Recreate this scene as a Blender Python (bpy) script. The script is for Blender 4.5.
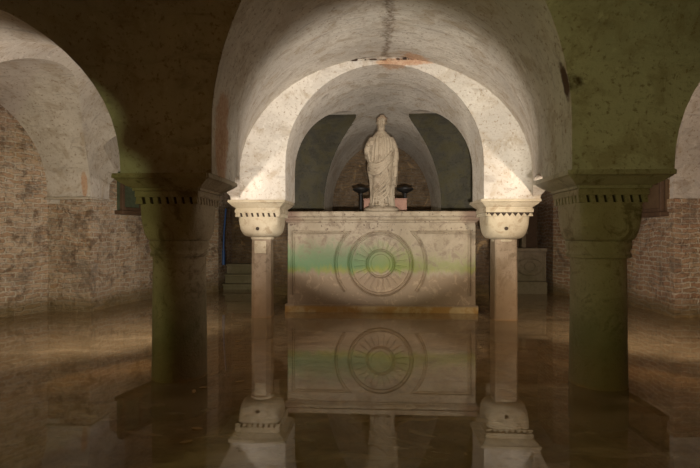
import bpy, bmesh, math, random
from mathutils import Vector, Matrix, noise as mnoise
random.seed(7)
PI = math.pi
for o in list(bpy.data.objects): bpy.data.objects.remove(o)
scene = bpy.context.scene
COL = scene.collection

# ------------------------------------------------------------------ camera, world, lights, exposure
YAW = math.radians(3.2)
cam_d = bpy.data.cameras.new('camera'); cam = bpy.data.objects.new('camera', cam_d); COL.objects.link(cam)
cam_d.sensor_width = 36; cam_d.lens = 24.0; cam_d.clip_start = 0.05
cam.location = (0, 0, 1.2); cam.rotation_euler = (math.radians(90), 0, YAW)
scene.camera = cam
scene.view_settings.view_transform = 'Standard'; scene.view_settings.look = 'None'
scene.view_settings.exposure = 0.0; scene.view_settings.gamma = 1.0
w = bpy.data.worlds.new('world'); scene.world = w; w.use_nodes = True
w.node_tree.nodes['Background'].inputs[0].default_value = (1.0, 0.36, 0.08, 1)
w.node_tree.nodes['Background'].inputs[1].default_value = 0.15

def spot(loc, target, power, color, cone=150, blend=0.6, r=0.06, name='lamp_light'):
    d = bpy.data.lights.new(name, 'SPOT'); d.energy = power; d.color = color
    d.spot_size = math.radians(cone); d.spot_blend = blend; d.shadow_soft_size = r
    o = bpy.data.objects.new(name, d); COL.objects.link(o); o.location = loc
    o.rotation_euler = (Vector(target) - Vector(loc)).to_track_quat('-Z', 'Y').to_euler()
    return o
LAMPS = []   # (location, target) of every floodlight whose fitting is built further down
def flood(loc, target, power, color, cone=150, blend=0.6, r=0.06, fit=None):
    spot(loc, target, power, color, cone, blend, r); LAMPS.append((Vector(loc), Vector(target), fit))
WARM = (1.0, 0.90, 0.80)
# floodlights on the backs of the front columns wash the inner arch, altar and statue
flood((-1.73, 4.30, 1.30), (1.55, 6.4, 2.6), 130, WARM, 62, 0.85, fit='high on the back of the left front column')
flood((1.91, 4.30, 1.30), (-1.4, 6.4, 2.6), 165, WARM, 62, 0.85, fit='high on the back of the right front column')
spot((-1.70, 4.33, 1.30), (1.3, 6.7, 1.5), 60, WARM, 76, 0.9)
spot((1.88, 4.33, 1.30), (-1.2, 6.7, 1.5), 60, WARM, 76, 0.9)
spot((-1.70, 4.33, 1.30), (1.8, 4.7, 1.4), 18, WARM, 104, 1.0)
spot((1.88, 4.33, 1.30), (-1.7, 4.7, 1.4), 18, WARM, 104, 1.0)
# added unseen narrow floodlight just behind the viewpoint, brightening arch, altar and statue
flood((0.09, -0.25, 0.95), (0.06, 6.35, 2.20), 1650, (1.0, 0.93, 0.82), 36, 0.32, r=0.05, fit='on a low stand in the middle of the nave, added to brighten the arch')
# aisle floodlights
flood((-1.90, 4.27, 1.22), (-4.9, 6.9, 1.75), 230, (1.0, 0.87, 0.74), 150, 0.6, fit='on the left front column, aimed at the left brick wall')
flood((2.10, 4.28, 1.22), (4.6, 7.2, 1.75), 190, (1.0, 0.84, 0.68), 150, 0.6, fit='on the right front column, aimed at the right brick wall')
# weak greenish-yellow lamp behind the photographer, left
flood((-2.08, -1.5, 1.3), (0.2, 3.6, 1.9), 175, (0.70, 0.76, 0.28), 150, 0.6, r=0.10, fit='on a stand behind the viewpoint')
# weak lamp in the far bay behind the altar
flood((0.15, 8.75, 0.45), (0.1, 8.3, 3.0), 3, (0.95, 0.82, 0.62), 165, 0.6, fit='low behind the altar')

# ------------------------------------------------------------------ helpers
CT, ST = math.cos(YAW), math.sin(YAW)
def at(px, py, Y):
    """point of the place on the plane y=Y seen at pixel px,py"""
    u = (px - 350) / 466.7; v = (234 - py) / 466.7
    # world = Zc*(-ST,CT)+Xc*(CT,ST);  Xc=u*Zc
    Zc = Y / (CT + u * ST)
    return Vector((Zc * (-ST + u * CT), Y, 1.2 + v * Zc))
def link(o): COL.objects.link(o); return o
def obj(name, bm, mat, parent=None, smooth=None, loc=None):
    me = bpy.data.meshes.new(name)
    bmesh.ops.recalc_face_normals(bm, faces=bm.faces)
    bm.to_mesh(me); bm.free()
    o = bpy.data.objects.new(name, me)
    if mat: me.materials.append(mat)
    if smooth is not None:
        me.shade_smooth()
        me.set_sharp_from_angle(angle=math.radians(smooth))
    link(o)
    if parent: o.parent = parent
    if loc: o.location = loc
    return o
def thing(name, label, cat, loc=(0, 0, 0), rz=0, group=None):
    o = bpy.data.objects.new(name, None); link(o); o.location = loc; o.rotation_euler = (0, 0, rz)
    o['label'] = label; o['category'] = cat
    if group: o['group'] = group
    return o
def tag(o, label, cat, group=None, kind=None):
    o['label'] = label; o['category'] = cat
    if group: o['group'] = group
    if kind: o['kind'] = kind
    return o
def struct(name, bm, mat, smooth=None):
    o = obj(name, bm, mat, None, smooth); o['kind'] = 'structure'; return o
def box(bm, x0, x1, y0, y1, z0, z1, bev=0.0):
    vs = [bm.verts.new(p) for p in [(x0,y0,z0),(x1,y0,z0),(x1,y1,z0),(x0,y1,z0),(x0,y0,z1),(x1,y0,z1),(x1,y1,z1),(x0,y1,z1)]]
    fs = [bm.faces.new([vs[i] for i in f]) for f in [(3,2,1,0),(4,5,6,7),(0,1,5,4),(1,2,6,5),(2,3,7,6),(3,0,4,7)]]
    if bev:
        es = list({e for f in fs for e in f.edges})
        bmesh.ops.bevel(bm, geom=es, offset=bev, segments=2, affect='EDGES', profile=0.5)
def lathe(bm, prof, n=48, cx=0, cy=0, func=None, cap=True):
    """prof: list (r,z); func(phi, r, z, i)-> (x,y,z) optional"""
    rings = []
    for i, (r, z) in enumerate(prof):
        ring = []
        for k in range(n):
            a = 2 * PI * k / n
            p = func(a, r, z, i) if func else (r * math.cos(a), r * math.sin(a), z)
            ring.append(bm.verts.new((cx + p[0], cy + p[1], p[2])))
        rings.append(ring)
    for A, B in zip(rings, rings[1:]):
        for k in range(n):
            bm.faces.new((A[k], A[(k+1) % n], B[(k+1) % n], B[k]))
    if cap:
        bm.faces.new(list(reversed(rings[0]))); bm.faces.new(rings[-1])
def tube(bm, pts, radii, n=10, cap=True):
    pts = [Vector(p) for p in pts]
    if not isinstance(radii, (list, tuple)): radii = [radii] * len(pts)
    rings = []; up = Vector((0.13, 0.31, 0.94)).normalized()
    for i, p in enumerate(pts):
        d = (pts[min(i+1, len(pts)-1)] - pts[max(i-1, 0)]).normalized()
        s = d.cross(up)
        if s.length < 1e-3: s = d.cross(Vector((1, 0, 0)))
        s.normalize(); t = d.cross(s).normalized()
        rings.append([bm.verts.new(p + (s * math.cos(2*PI*k/n) + t * math.sin(2*PI*k/n)) * radii[i]) for k in range(n)])
    for A, B in zip(rings, rings[1:]):
        for k in range(n): bm.faces.new((A[k], A[(k+1) % n], B[(k+1) % n], B[k]))
    if cap:
        bm.faces.new(list(reversed(rings[0]))); bm.faces.new(rings[-1])
def ellipsoid(bm, c, r, rot=None, u=20, v=14):
    m = Matrix.Translation(c) @ (rot.to_4x4() if rot else Matrix.Identity(4)) @ Matrix.Diagonal((r[0], r[1], r[2], 1))
    bmesh.ops.create_uvsphere(bm, u_segments=u, v_segments=v, radius=1, matrix=m)
def smooth_path(pts, n=8):
    pts = [Vector(p) for p in pts]; out = []
    for i in range(len(pts) - 1):
        p0 = pts[max(i-1, 0)]; p1 = pts[i]; p2 = pts[i+1]; p3 = pts[min(i+2, len(pts)-1)]
        for k in range(n):
            t = k / n
            out.append(0.5 * ((2*p1) + (-p0+p2)*t + (2*p0-5*p1+4*p2-p3)*t*t + (-p0+3*p1-3*p2+p3)*t**3))
    out.append(pts[-1]); return out

# ------------------------------------------------------------------ materials
class NT:
    def __init__(s, name):
        s.m = bpy.data.materials.new(name); s.m.use_nodes = True; s.t = s.m.node_tree; s.t.nodes.clear()
        s.out = s.n('ShaderNodeOutputMaterial'); s.pos = s.n('ShaderNodeNewGeometry').outputs['Position']
        s.sep = s.n('ShaderNodeSeparateXYZ'); s.l(s.pos, s.sep.inputs[0])
        s.x, s.y, s.z = s.sep.outputs
    def n(s, typ, **kw):
        nd = s.t.nodes.new(typ)
        for k, v in kw.items(): setattr(nd, k, v)
        return nd
    def l(s, a, b): s.t.links.new(a, b)
    def set(s, sock, v):
        if hasattr(v, 'links') or isinstance(v, bpy.types.NodeSocket): s.l(v, sock)
        else: sock.default_value = v
    def math(s, op, a, b=0.0, c=None, clamp=False):
        nd = s.n('ShaderNodeMath', operation=op, use_clamp=clamp)
        s.set(nd.inputs[0], a); s.set(nd.inputs[1], b)
        if c is not None: s.set(nd.inputs[2], c)
        return nd.outputs[0]
    def noise(s, scale, detail=5, rough=0.6, vec=None, dist=0.0, stretch=None):
        v = vec or s.pos
        if stretch:
            mp = s.n('ShaderNodeMapping'); s.l(v, mp.inputs[0]); mp.inputs['Scale'].default_value = stretch; v = mp.outputs[0]
        nd = s.n('ShaderNodeTexNoise'); s.l(v, nd.inputs['Vector'])
        nd.inputs['Scale'].default_value = scale; nd.inputs['Detail'].default_value = detail
        nd.inputs['Roughness'].default_value = rough; nd.inputs['Distortion'].default_value = dist
        return nd.outputs['Fac']
    def ramp(s, v, lo, hi, a=0.0, b=1.0):
        nd = s.n('ShaderNodeMapRange', interpolation_type='SMOOTHSTEP')
        s.set(nd.inputs[0], v); nd.inputs[1].default_value = lo; nd.inputs[2].default_value = hi
        nd.inputs[3].default_value = a; nd.inputs[4].default_value = b
        return nd.outputs[0]
    def mix(s, f, a, b, mode='MIX'):
        nd = s.n('ShaderNodeMix', data_type='RGBA', blend_type=mode); nd.clamp_factor = True
        s.set(nd.inputs[0], f)
        for sock, v in ((nd.inputs[6], a), (nd.inputs[7], b)):
            if isinstance(v, tuple): sock.default_value = (*v, 1) if len(v) == 3 else v
            else: s.l(v, sock)
        return nd.outputs[2]
    def bump(s, h, strength=0.5, dist=0.02, normal=None):
        nd = s.n('ShaderNodeBump'); s.l(h, nd.inputs['Height'])
        nd.inputs['Strength'].default_value = strength; nd.inputs['Distance'].default_value = dist
        if normal: s.l(normal, nd.inputs['Normal'])
        return nd.outputs[0]
    def done(s, color, rough=0.85, normal=None, spec=0.3):
        b = s.n('ShaderNodeBsdfPrincipled')
        if isinstance(color, tuple): b.inputs['Base Color'].default_value = (*color, 1)
        else: s.l(color, b.inputs['Base Color'])
        s.set(b.inputs['Roughness'], rough); b.inputs['Specular IOR Level'].default_value = spec
        if normal: s.l(normal, b.inputs['Normal'])
        s.l(b.outputs[0], s.out.inputs[0]); return s.m
    def spotmask(s, c, r, soft=0.4, warp=0.15):
        """1 inside a blotch about point c with radii r"""
        n = s.noise(6, 4, 0.7)
        acc = None
        for sock, cc, rr in zip((s.x, s.y, s.z), c, r):
            d = s.math('DIVIDE', s.math('SUBTRACT', sock, cc), rr); d = s.math('MULTIPLY', d, d)
            acc = d if acc is None else s.math('ADD', acc, d)
        acc = s.math('ADD', acc, s.math('MULTIPLY', s.math('SUBTRACT', n, 0.5), 4 * warp * 4))
        return s.ramp(acc, 1.0 - soft, 1.0 + soft, 1.0, 0.0)

def mat_plaster():
    t = NT('old_lime_plaster')
    big = t.noise(0.9, 4, 0.6, dist=0.5); mid = t.noise(4.0, 6, 0.68, dist=0.6); fine = t.noise(26, 6, 0.7)
    streak = t.noise(3.0, 6, 0.65, stretch=(0.7, 5.0, 1.6), dist=0.8)
    c = t.mix(t.ramp(big, 0.35, 0.68), (0.52, 0.475, 0.42), (0.66, 0.61, 0.54))
    c = t.mix(t.ramp(mid, 0.47, 0.66, 0, 0.65), c, (0.40, 0.32, 0.23))
    c = t.mix(t.ramp(streak, 0.53, 0.70, 0, 0.45), c, (0.22, 0.18, 0.15))
    c = t.mix(t.ramp(fine, 0.54, 0.66, 0, 0.75), c, (0.28, 0.20, 0.13))
    pale = t.noise(7, 5, 0.7)
    c = t.mix(t.ramp(pale, 0.58, 0.72, 0, 0.5), c, (0.80, 0.76, 0.70))
    # crack along the crown of the nave vault
    wob = t.math('MULTIPLY', t.math('SUBTRACT', t.noise(5, 4, 0.6), 0.5), 0.22)
    cx = t.math('ABSOLUTE', t.math('SUBTRACT', t.math('ADD', t.x, wob), 0.13))
    seam = t.math('MULTIPLY', t.math('MULTIPLY', t.ramp(cx, 0.01, 0.07, 0.8, 0), t.ramp(t.z, 3.28, 3.36, 0, 1)), t.math('LESS_THAN', t.y, 6.36))
    c = t.mix(t.math('MULTIPLY', seam, t.ramp(fine, 0.35, 0.6, 0.25, 1)), c, (0.17, 0.12, 0.08))
    # bare brick where plaster has fallen: over the arch, beside both front imposts
    o1 = t.spotmask((0.38, 6.35, 3.53), (0.38, 0.3, 0.05))
    o2 = t.spotmask((-1.27, 3.78, 2.0), (0.12, 0.16, 0.42))
    o3 = t.spotmask((-4.5, 6.98, 1.98), (0.05, 0.3, 0.2))
    o4 = t.spotmask((1.46, 3.58, 2.35), (0.12, 0.06, 0.16))
    brick = t.mix(t.ramp(fine, 0.4, 0.6), (0.42, 0.20, 0.10), (0.55, 0.36, 0.22))
    for m in (o1, o2, o3): c = t.mix(t.math('MULTIPLY', m, 0.75), c, brick)
    c = t.mix(o4, c, (0.10, 0.06, 0.04))
    # black crack on the horizontal joint above the lit arch
    zz = t.math('ABSOLUTE', t.math('SUBTRACT', t.z, t.math('ADD', 3.57, t.math('MULTIPLY', wob, 0.15))))
    k = t.math('MULTIPLY', t.ramp(zz, 0.006, 0.02, 1, 0), t.ramp(t.math('ABSOLUTE', t.math('SUBTRACT', t.x, 0.15)), 0.5, 0.75, 1, 0))
    k = t.math('MULTIPLY', k, t.math('MULTIPLY', t.ramp(t.noise(9), 0.4, 0.55), t.math('GREATER_THAN', t.y, 6.28)))
    c = t.mix(k, c, (0.05, 0.03, 0.02))
    # shade painted on the far bay's side webs: dark olive with mossy mottling
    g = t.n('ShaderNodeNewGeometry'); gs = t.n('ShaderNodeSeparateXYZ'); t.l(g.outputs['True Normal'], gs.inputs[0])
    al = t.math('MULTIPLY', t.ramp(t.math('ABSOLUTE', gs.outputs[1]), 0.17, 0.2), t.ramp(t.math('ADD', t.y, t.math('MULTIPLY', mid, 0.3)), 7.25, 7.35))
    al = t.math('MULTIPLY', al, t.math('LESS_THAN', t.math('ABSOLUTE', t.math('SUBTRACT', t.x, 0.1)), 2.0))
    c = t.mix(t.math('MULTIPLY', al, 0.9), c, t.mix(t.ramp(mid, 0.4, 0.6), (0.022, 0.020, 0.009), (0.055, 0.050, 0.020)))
    h = t.math('ADD', t.math('MULTIPLY', mid, 1.0), t.math('MULTIPLY', fine, 0.35))
    h = t.math('ADD', h, t.math('MULTIPLY', big, 1.2)); h = t.math('ADD', h, t.math('MULTIPLY', streak, 0.8))
    return t.done(c, 0.9, t.bump(h, 0.5, 0.035), 0.15)
def mat_brick(name, c1, c2, mortar, axis, worn=0.5, plaster=0.35):
    """axis 'x': wall runs along x (faces y); 'y': runs along y; the pattern wraps by normal"""
    t = NT(name)
    geo = t.n('ShaderNodeNewGeometry'); sn = t.n('ShaderNodeSeparateXYZ'); t.l(geo.outputs['True Normal'], sn.inputs[0])
    ax = t.math('GREATER_THAN', t.math('ABSOLUTE', sn.outputs[0]), t.math('ABSOLUTE', sn.outputs[1]))
    nd = t.n('ShaderNodeMix', data_type='FLOAT'); t.l(ax, nd.inputs[0]); t.l(t.x, nd.inputs[2]); t.l(t.y, nd.inputs[3])
    u = nd.outputs[0]
    warp = t.math('MULTIPLY', t.math('SUBTRACT', t.noise(1.8, 3, 0.6), 0.5), 0.16)
    warp2 = t.math('MULTIPLY', t.math('SUBTRACT', t.noise(9, 4, 0.6), 0.5), 0.055)
    cv = t.n('ShaderNodeCombineXYZ'); t.l(t.math('ADD', u, warp2), cv.inputs[0])
    t.l(t.math('ADD', t.math('ADD', t.z, warp), warp2), cv.inputs[1])
    b = t.n('ShaderNodeTexBrick'); t.l(cv.outputs[0], b.inputs['Vector'])
    b.inputs['Scale'].default_value = 1; b.inputs['Brick Width'].default_value = 0.23; b.inputs['Row Height'].default_value = 0.072
    b.inputs['Mortar Size'].default_value = 0.013; b.inputs['Mortar Smooth'].default_value = 0.35; b.inputs['Bias'].default_value = -0.1
    b.inputs['Color1'].default_value = (*c1, 1); b.inputs['Color2'].default_value = (*c2, 1); b.inputs['Mortar'].default_value = (*mortar, 1)
    mid = t.noise(5, 6, 0.7, dist=0.4); fine = t.noise(24, 5, 0.7); big = t.noise(1.1, 4, 0.6)
    c = b.outputs['Color']
    c = t.mix(t.ramp(mid, 0.48, 0.66, 0, worn), c, tuple(0.4 * v for v in c1))
    c = t.mix(t.ramp(t.noise(9, 6, 0.75, dist=1.0), 0.5, 0.66, 0, plaster), c, (0.60, 0.52, 0.44))
    c = t.mix(t.ramp(fine, 0.52, 0.66, 0, 0.55), c, (0.10, 0.065, 0.045))
    c = t.mix(t.ramp(t.noise(2.3, 5, 0.7, dist=0.8), 0.5, 0.68, 0, 0.6), c, (0.16, 0.13, 0.10))
    c = t.mix(t.ramp(t.noise(3.1, 6, 0.7, dist=1.0), 0.56, 0.68, 0, 0.5), c, (0.55, 0.36, 0.17))
    wet = t.ramp(t.math('ADD', t.z, t.math('MULTIPLY', big, 0.3)), 0.22, 0.50, 1, 0)
    c = t.mix(t.math('MULTIPLY', wet, 0.75), c, (0.17, 0.12, 0.045))
    low = t.ramp(t.math('ADD', t.z, t.math('MULTIPLY', mid, 0.06)), 0.04, 0.09, 1, 0)
    c = t.mix(t.math('MULTIPLY', low, t.ramp(big, 0.4, 0.65, 0, 0.6)), c, (0.30, 0.19, 0.07))
    h = t.math('ADD', t.math('MULTIPLY', t.math('SUBTRACT', 1.0, b.outputs['Fac']), 0.5), t.math('ADD', mid, t.math('MULTIPLY', fine, 0.4)))
    return t.done(c, 0.9, t.bump(h, 1.0, 0.07), 0.2)
def mat_stone(name, c1, c2, dark, algae=(0.12, 0.115, 0.045), al=0.0, speck=0.5, warm_low=0.0, top=1.0, rough=0.75, bump=0.5, blotch=0.6):
    t = NT(name)
    big = t.noise(2.2, 4, 0.6, dist=0.5); mid = t.noise(9, 6, 0.7, dist=0.5); fine = t.noise(55, 5, 0.7)
    c = t.mix(t.ramp(big, 0.35, 0.65), c1, c2)
    c = t.mix(t.ramp(mid, 0.52, 0.70, 0, speck), c, dark)
    c = t.mix(t.ramp(fine, 0.56, 0.70, 0, speck), c, dark)
    blot = t.noise(4.2, 6, 0.7, dist=1.2)
    c = t.mix(t.ramp(blot, 0.54, 0.66, 0, 0.55 * min(1, speck * 2) * blotch), c, dark)
    if al: c = t.mix(t.math('MULTIPLY', t.ramp(t.math('ADD', t.z, t.math('MULTIPLY', big, 0.7)), 0.55, 1.35, 1, 0), al), c, algae)
    if warm_low:
        c = t.mix(t.ramp(t.math('ADD', t.z, t.math('MULTIPLY', mid, 0.25)), 0.2, top, warm_low, 0), c, (0.22, 0.13, 0.06))
        c = t.mix(t.math('MULTIPLY', t.ramp(t.math('ADD', t.z, t.math('MULTIPLY', mid, 0.05)), 0.03, 0.06, 1, 0), t.ramp(big, 0.35, 0.7, 0.1, 0.7)), c, (0.30, 0.15, 0.04))
    h = t.math('ADD', t.math('MULTIPLY', mid, 1.0), t.math('MULTIPLY', fine, 0.5))
    return t.done(c, rough, t.bump(h, bump, 0.022), 0.3)
def mat_altar():
    t = NT('stained_altar_marble')
    big = t.noise(1.6, 4, 0.6, dist=0.6); mid = t.noise(8, 6, 0.7, dist=0.6); fine = t.noise(60, 5, 0.7)
    runs = t.noise(3.2, 5, 0.65, stretch=(3.0, 1, 0.5))
    c = t.mix(t.ramp(big, 0.35, 0.65), (0.28, 0.225, 0.155), (0.38, 0.315, 0.23))
    c = t.mix(t.ramp(mid, 0.47, 0.64, 0, 0.65), c, (0.17, 0.12, 0.08))
    zc = t.math('ADD', t.z, t.math('MULTIPLY', t.math('SUBTRACT', runs, 0.5), 0.30))
    band = t.math('MULTIPLY', t.ramp(zc, 0.57, 0.68, 0, 1), t.ramp(t.math('ADD', zc, t.math('ADD', t.ramp(t.x, -0.1, 1.0, 0, 0.22), t.math('MULTIPLY', t.math('SUBTRACT', mid, 0.5), 0.9))), 0.86, 1.20, 1, 0))
    gx = t.ramp(t.x, -0.5, 0.6)
    green = t.mix(gx, (0.10, 0.20, 0.085), (0.16, 0.20, 0.03))
    fade = t.ramp(t.math('ADD', t.math('MULTIPLY', t.math('SUBTRACT', t.z, 0.66), 1.6), t.math('MULTIPLY', mid, 0.5)), 0.2, 1.0, 1.0, 0.45)
    side = t.ramp(t.x, 0.2, 0.9, 1.0, 0.62)
    c = t.mix(t.math('MULTIPLY', t.math('MULTIPLY', t.math('MULTIPLY', band, fade), side), 0.95), c, green)
    yl = t.math('MULTIPLY', t.ramp(zc, 0.57, 0.63, 0, 1), t.ramp(zc, 0.64, 0.74, 1, 0))
    c = t.mix(t.math('MULTIPLY', yl, t.ramp(t.noise(3.0), 0.4, 0.6, 0.1, 0.65)), c, (0.26, 0.25, 0.03))
    low = t.ramp(zc, 0.50, 0.66, 1, 0)
    c = t.mix(t.math('MULTIPLY', low, 0.88), c, (0.235, 0.16, 0.095))
    lime = t.math('MULTIPLY', low, t.ramp(mid, 0.52, 0.66))
    c = t.mix(t.math('MULTIPLY', lime, 0.5), c, (0.46, 0.34, 0.22))
    # dark pits in the upper band; impost shadows painted onto the upper corners
    pit = t.math('MULTIPLY', t.ramp(t.noise(22, 3, 0.5), 0.62, 0.68), t.ramp(t.z, 1.15, 1.25, 0, 1))
    c = t.mix(t.math('MULTIPLY', pit, 0.8), c, (0.10, 0.06, 0.04))
    corner_shade = t.math('MULTIPLY', t.ramp(t.math('ABSOLUTE', t.math('SUBTRACT', t.x, 0.07)), 1.15, 1.35), t.ramp(t.z, 1.30, 1.45))
    c = t.mix(t.math('MULTIPLY', corner_shade, 0.7), c, (0.20, 0.11, 0.08))
    c = t.mix(t.ramp(fine, 0.55, 0.7, 0, 0.4), c, (0.25, 0.18, 0.11))
    ln = t.math('MULTIPLY', t.ramp(t.math('ADD', t.z, t.math('MULTIPLY', mid, 0.03)), 0.09, 0.125, 1, 0), 0.85)
    c = t.mix(ln, c, t.mix(t.ramp(t.noise(4), 0.45, 0.6), (0.36, 0.19, 0.04), (0.50, 0.36, 0.17)))
    h = t.math('ADD', mid, t.math('MULTIPLY', fine, 0.5))
    return t.done(c, 0.6, t.bump(h, 0.45, 0.010), 0.35)
def mat_water():
    t = NT('murky_flood_water')
    n = t.noise(1.3, 3, 0.5, stretch=(1, 0.6, 1)); n2 = t.noise(9, 2, 0.5)
    h = t.math('ADD', n, t.math('MULTIPLY', n2, 0.06))
    nor = t.bump(h, 0.012, 0.03)
    fr = t.n('ShaderNodeFresnel'); fr.inputs[0].default_value = 1.45; t.l(nor, fr.inputs['Normal'])
    tr = t.n('ShaderNodeBsdfTransparent'); tr.inputs[0].default_value = (0.80, 0.66, 0.45, 1)
    sl = t.noise(2.4, 6, 0.65, stretch=(0.6, 1.6, 1), dist=1.2)
    df = t.n('ShaderNodeBsdfDiffuse'); t.l(t.mix(t.ramp(sl, 0.35, 0.7), (0.36, 0.25, 0.125), (0.50, 0.36, 0.20)), df.inputs[0])
    m1 = t.n('ShaderNodeMixShader'); t.set(m1.inputs[0], t.ramp(sl, 0.3, 0.75, 0.38, 0.55)); t.l(tr.outputs[0], m1.inputs[1]); t.l(df.outputs[0], m1.inputs[2])
    gl = t.n('ShaderNodeBsdfGlossy'); gl.inputs['Roughness'].default_value = 0.004; gl.inputs[0].default_value = (1, 1, 1, 1); t.l(nor, gl.inputs['Normal'])
    m2 = t.n('ShaderNodeMixShader'); t.l(fr.outputs[0], m2.inputs[0]); t.l(m1.outputs[0], m2.inputs[1]); t.l(gl.outputs[0], m2.inputs[2])
    t.l(m2.outputs[0], t.out.inputs[0]); return t.m
def mat_floor():
    t = NT('silted_stone_floor')
    a = t.noise(2.0, 6, 0.7, dist=0.8); b = t.noise(14, 5, 0.7)
    c = t.mix(t.ramp(a, 0.35, 0.65), (0.34, 0.23, 0.12), (0.60, 0.44, 0.26))
    c = t.mix(t.ramp(b, 0.5, 0.7, 0, 0.4), c, (0.12, 0.08, 0.04))
    return t.done(c, 0.9, t.bump(a, 0.5, 0.03), 0.1)
def mat_plain(name, col, rough=0.6, metal=0.0, emit=None, var=0.3):
    t = NT(name)
    c = t.mix(t.ramp(t.noise(12, 5, 0.65), 0.4, 0.65, 0, var), col, tuple(v * 0.4 for v in col))
    m = t.done(c, rough)
    b = [n for n in m.node_tree.nodes if n.type == 'BSDF_PRINCIPLED'][0]; b.inputs['Metallic'].default_value = metal
    if emit: b.inputs['Emission Color'].default_value = (*emit[0], 1); b.inputs['Emission Strength'].default_value = emit[1]
    return m
M = {}
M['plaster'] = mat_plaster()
M['brick_left'] = mat_brick('weathered_pink_brick', (0.46, 0.31, 0.20), (0.60, 0.46, 0.33), (0.62, 0.53, 0.41), 'y', 0.85, 0.8)
M['brick_right'] = mat_brick('red_brown_brick', (0.42, 0.25, 0.15), (0.50, 0.35, 0.22), (0.62, 0.53, 0.41), 'y', 0.6, 0.45)
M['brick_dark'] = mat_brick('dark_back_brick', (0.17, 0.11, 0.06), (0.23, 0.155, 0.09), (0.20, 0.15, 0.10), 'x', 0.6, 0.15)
M['column'] = mat_stone('mossy_column_stone', (0.36, 0.30, 0.21), (0.46, 0.39, 0.29), (0.16, 0.12, 0.07), al=0.72, speck=0.7, warm_low=0.5, top=0.6, blotch=1.3, bump=0.8)
M['impost'] = mat_stone('grey_impost_stone', (0.46, 0.40, 0.32), (0.56, 0.50, 0.41), (0.20, 0.15, 0.10), speck=0.6, blotch=1.2, bump=0.8)
M['pale'] = mat_stone('pale_istrian_stone', (0.40, 0.34, 0.24), (0.50, 0.43, 0.32), (0.27, 0.20, 0.12), speck=0.6, blotch=1.3)
M['shaft_small'] = mat_stone('pinkish_worn_shaft_stone', (0.24, 0.18, 0.12), (0.33, 0.26, 0.19), (0.13, 0.085, 0.05), speck=0.7, blotch=1.0, warm_low=0.7, top=1.1)
M['statue'] = mat_stone('weathered_statue_marble', (0.31, 0.25, 0.18), (0.42, 0.35, 0.26), (0.11, 0.07, 0.04), speck=0.7, rough=0.65, bump=0.5, blotch=0.8)
M['statue_dark'] = mat_stone('dirty_statue_marble', (0.24, 0.17, 0.11), (0.32, 0.24, 0.17), (0.12, 0.08, 0.05), speck=0.5); M['altar'] = mat_altar(); M['water'] = mat_water(); M['floor'] = mat_floor()
M['dark_stone'] = mat_stone('dark_bench_stone', (0.22, 0.18, 0.12), (0.30, 0.25, 0.18), (0.09, 0.07, 0.04), al=0.5, speck=0.5)
M['black'] = mat_plain('black_painted_iron', (0.018, 0.016, 0.015), 0.5)
M['dentil_dark'] = mat_plain('dark_carved_recesses', (0.05, 0.035, 0.025), 0.95)  # near-black brown for the frieze bands behind the teeth and the sockets
M['wood'] = mat_plain('dark_brown_wood', (0.10, 0.06, 0.035), 0.7)
M['green_glass'] = mat_plain('grimy_green_glass', (0.09, 0.11, 0.07), 0.25)
M['brown_glass'] = mat_plain('grimy_brown_boards', (0.14, 0.09, 0.05), 0.6)
M['blue'] = mat_plain('blue_painted_pipe', (0.04, 0.10, 0.28), 0.4, var=0.1)
M['pink'] = mat_stone('pink_marble_block', (0.38, 0.20, 0.15), (0.44, 0.26, 0.20), (0.20, 0.10, 0.07), speck=0.4)
M['lens'] = mat_plain('lamp_glass', (0.8, 0.8, 0.75), 0.2, emit=((1, 0.85, 0.65), 1.5), var=0.0)
M['leaf'] = mat_plain('dead_leaf', (0.42, 0.26, 0.10), 0.8)

# ------------------------------------------------------------------ vaulted ceiling (solid block minus barrel prisms)
XL, XR, NC = -1.64, 1.82, 0.09          # column lines and nave axis
H = 0.365                               # half width of a pier above its impost
Z0 = 1.67                               # top of the imposts
def profile(cx, a, c, b, n=28):
    c = max(c, Z0 + 0.006)
    pts = [(cx - a, 1.4), (cx - a, Z0 + 0.001), ]
    for i in range(n + 1):
        th = PI - PI * i / n
        pts.append((cx + a * math.cos(th), c + b * math.sin(th)))
    pts += [(cx + a, Z0 + 0.001), (cx + a, 1.4)]
    return pts
def prism_y(secs):       # secs: list (Y, profile in x,z)
    bm = bmesh.new(); rows = []
    for Y, pr in secs: rows.append([bm.verts.new((x, Y, z)) for x, z in pr])
    for A, B in zip(rows, rows[1:]):
        n = len(A)
        for k in range(n):
            bm.faces.new((A[k], A[(k+1) % n], B[(k+1) % n], B[k]))
    bm.faces.new(list(reversed(rows[0]))); bm.faces.new(rows[-1])
    bmesh.ops.recalc_face_normals(bm, faces=bm.faces); return bm
def prism_x(x0, x1, pr):  # profile in y,z
    bm = bmesh.new()
    A = [bm.verts.new((x0, y, z)) for y, z in pr]; B = [bm.verts.new((x1, y, z)) for y, z in pr]
    n = len(A)
    for k in range(n): bm.faces.new((A[k], A[(k+1) % n], B[(k+1) % n], B[k]))
    bm.faces.new(list(reversed(A))); bm.faces.new(B)
    bmesh.ops.recalc_face_normals(bm, faces=bm.faces); return bm
def sst(t): t = max(0, min(1, t)); return t * t * (3 - 2 * t)
def loft(keys, y0, y1, n, ease=sst):   # keys: list (Y,cx,a,c,b)
    secs = []
    for i in range(n + 1):
        Y = y0 + (y1 - y0) * i / n
        for k0, k1 in zip(keys, keys[1:]):
            if k0[0] <= Y <= k1[0] + 1e-6:
                t = ease((Y - k0[0]) / (k1[0] - k0[0]))
                v = [p + (q - p) * t for p, q in zip(k0[1:], k1[1:])]
                secs.append((Y, profile(*v))); break
    return secs
cutters = []
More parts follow.
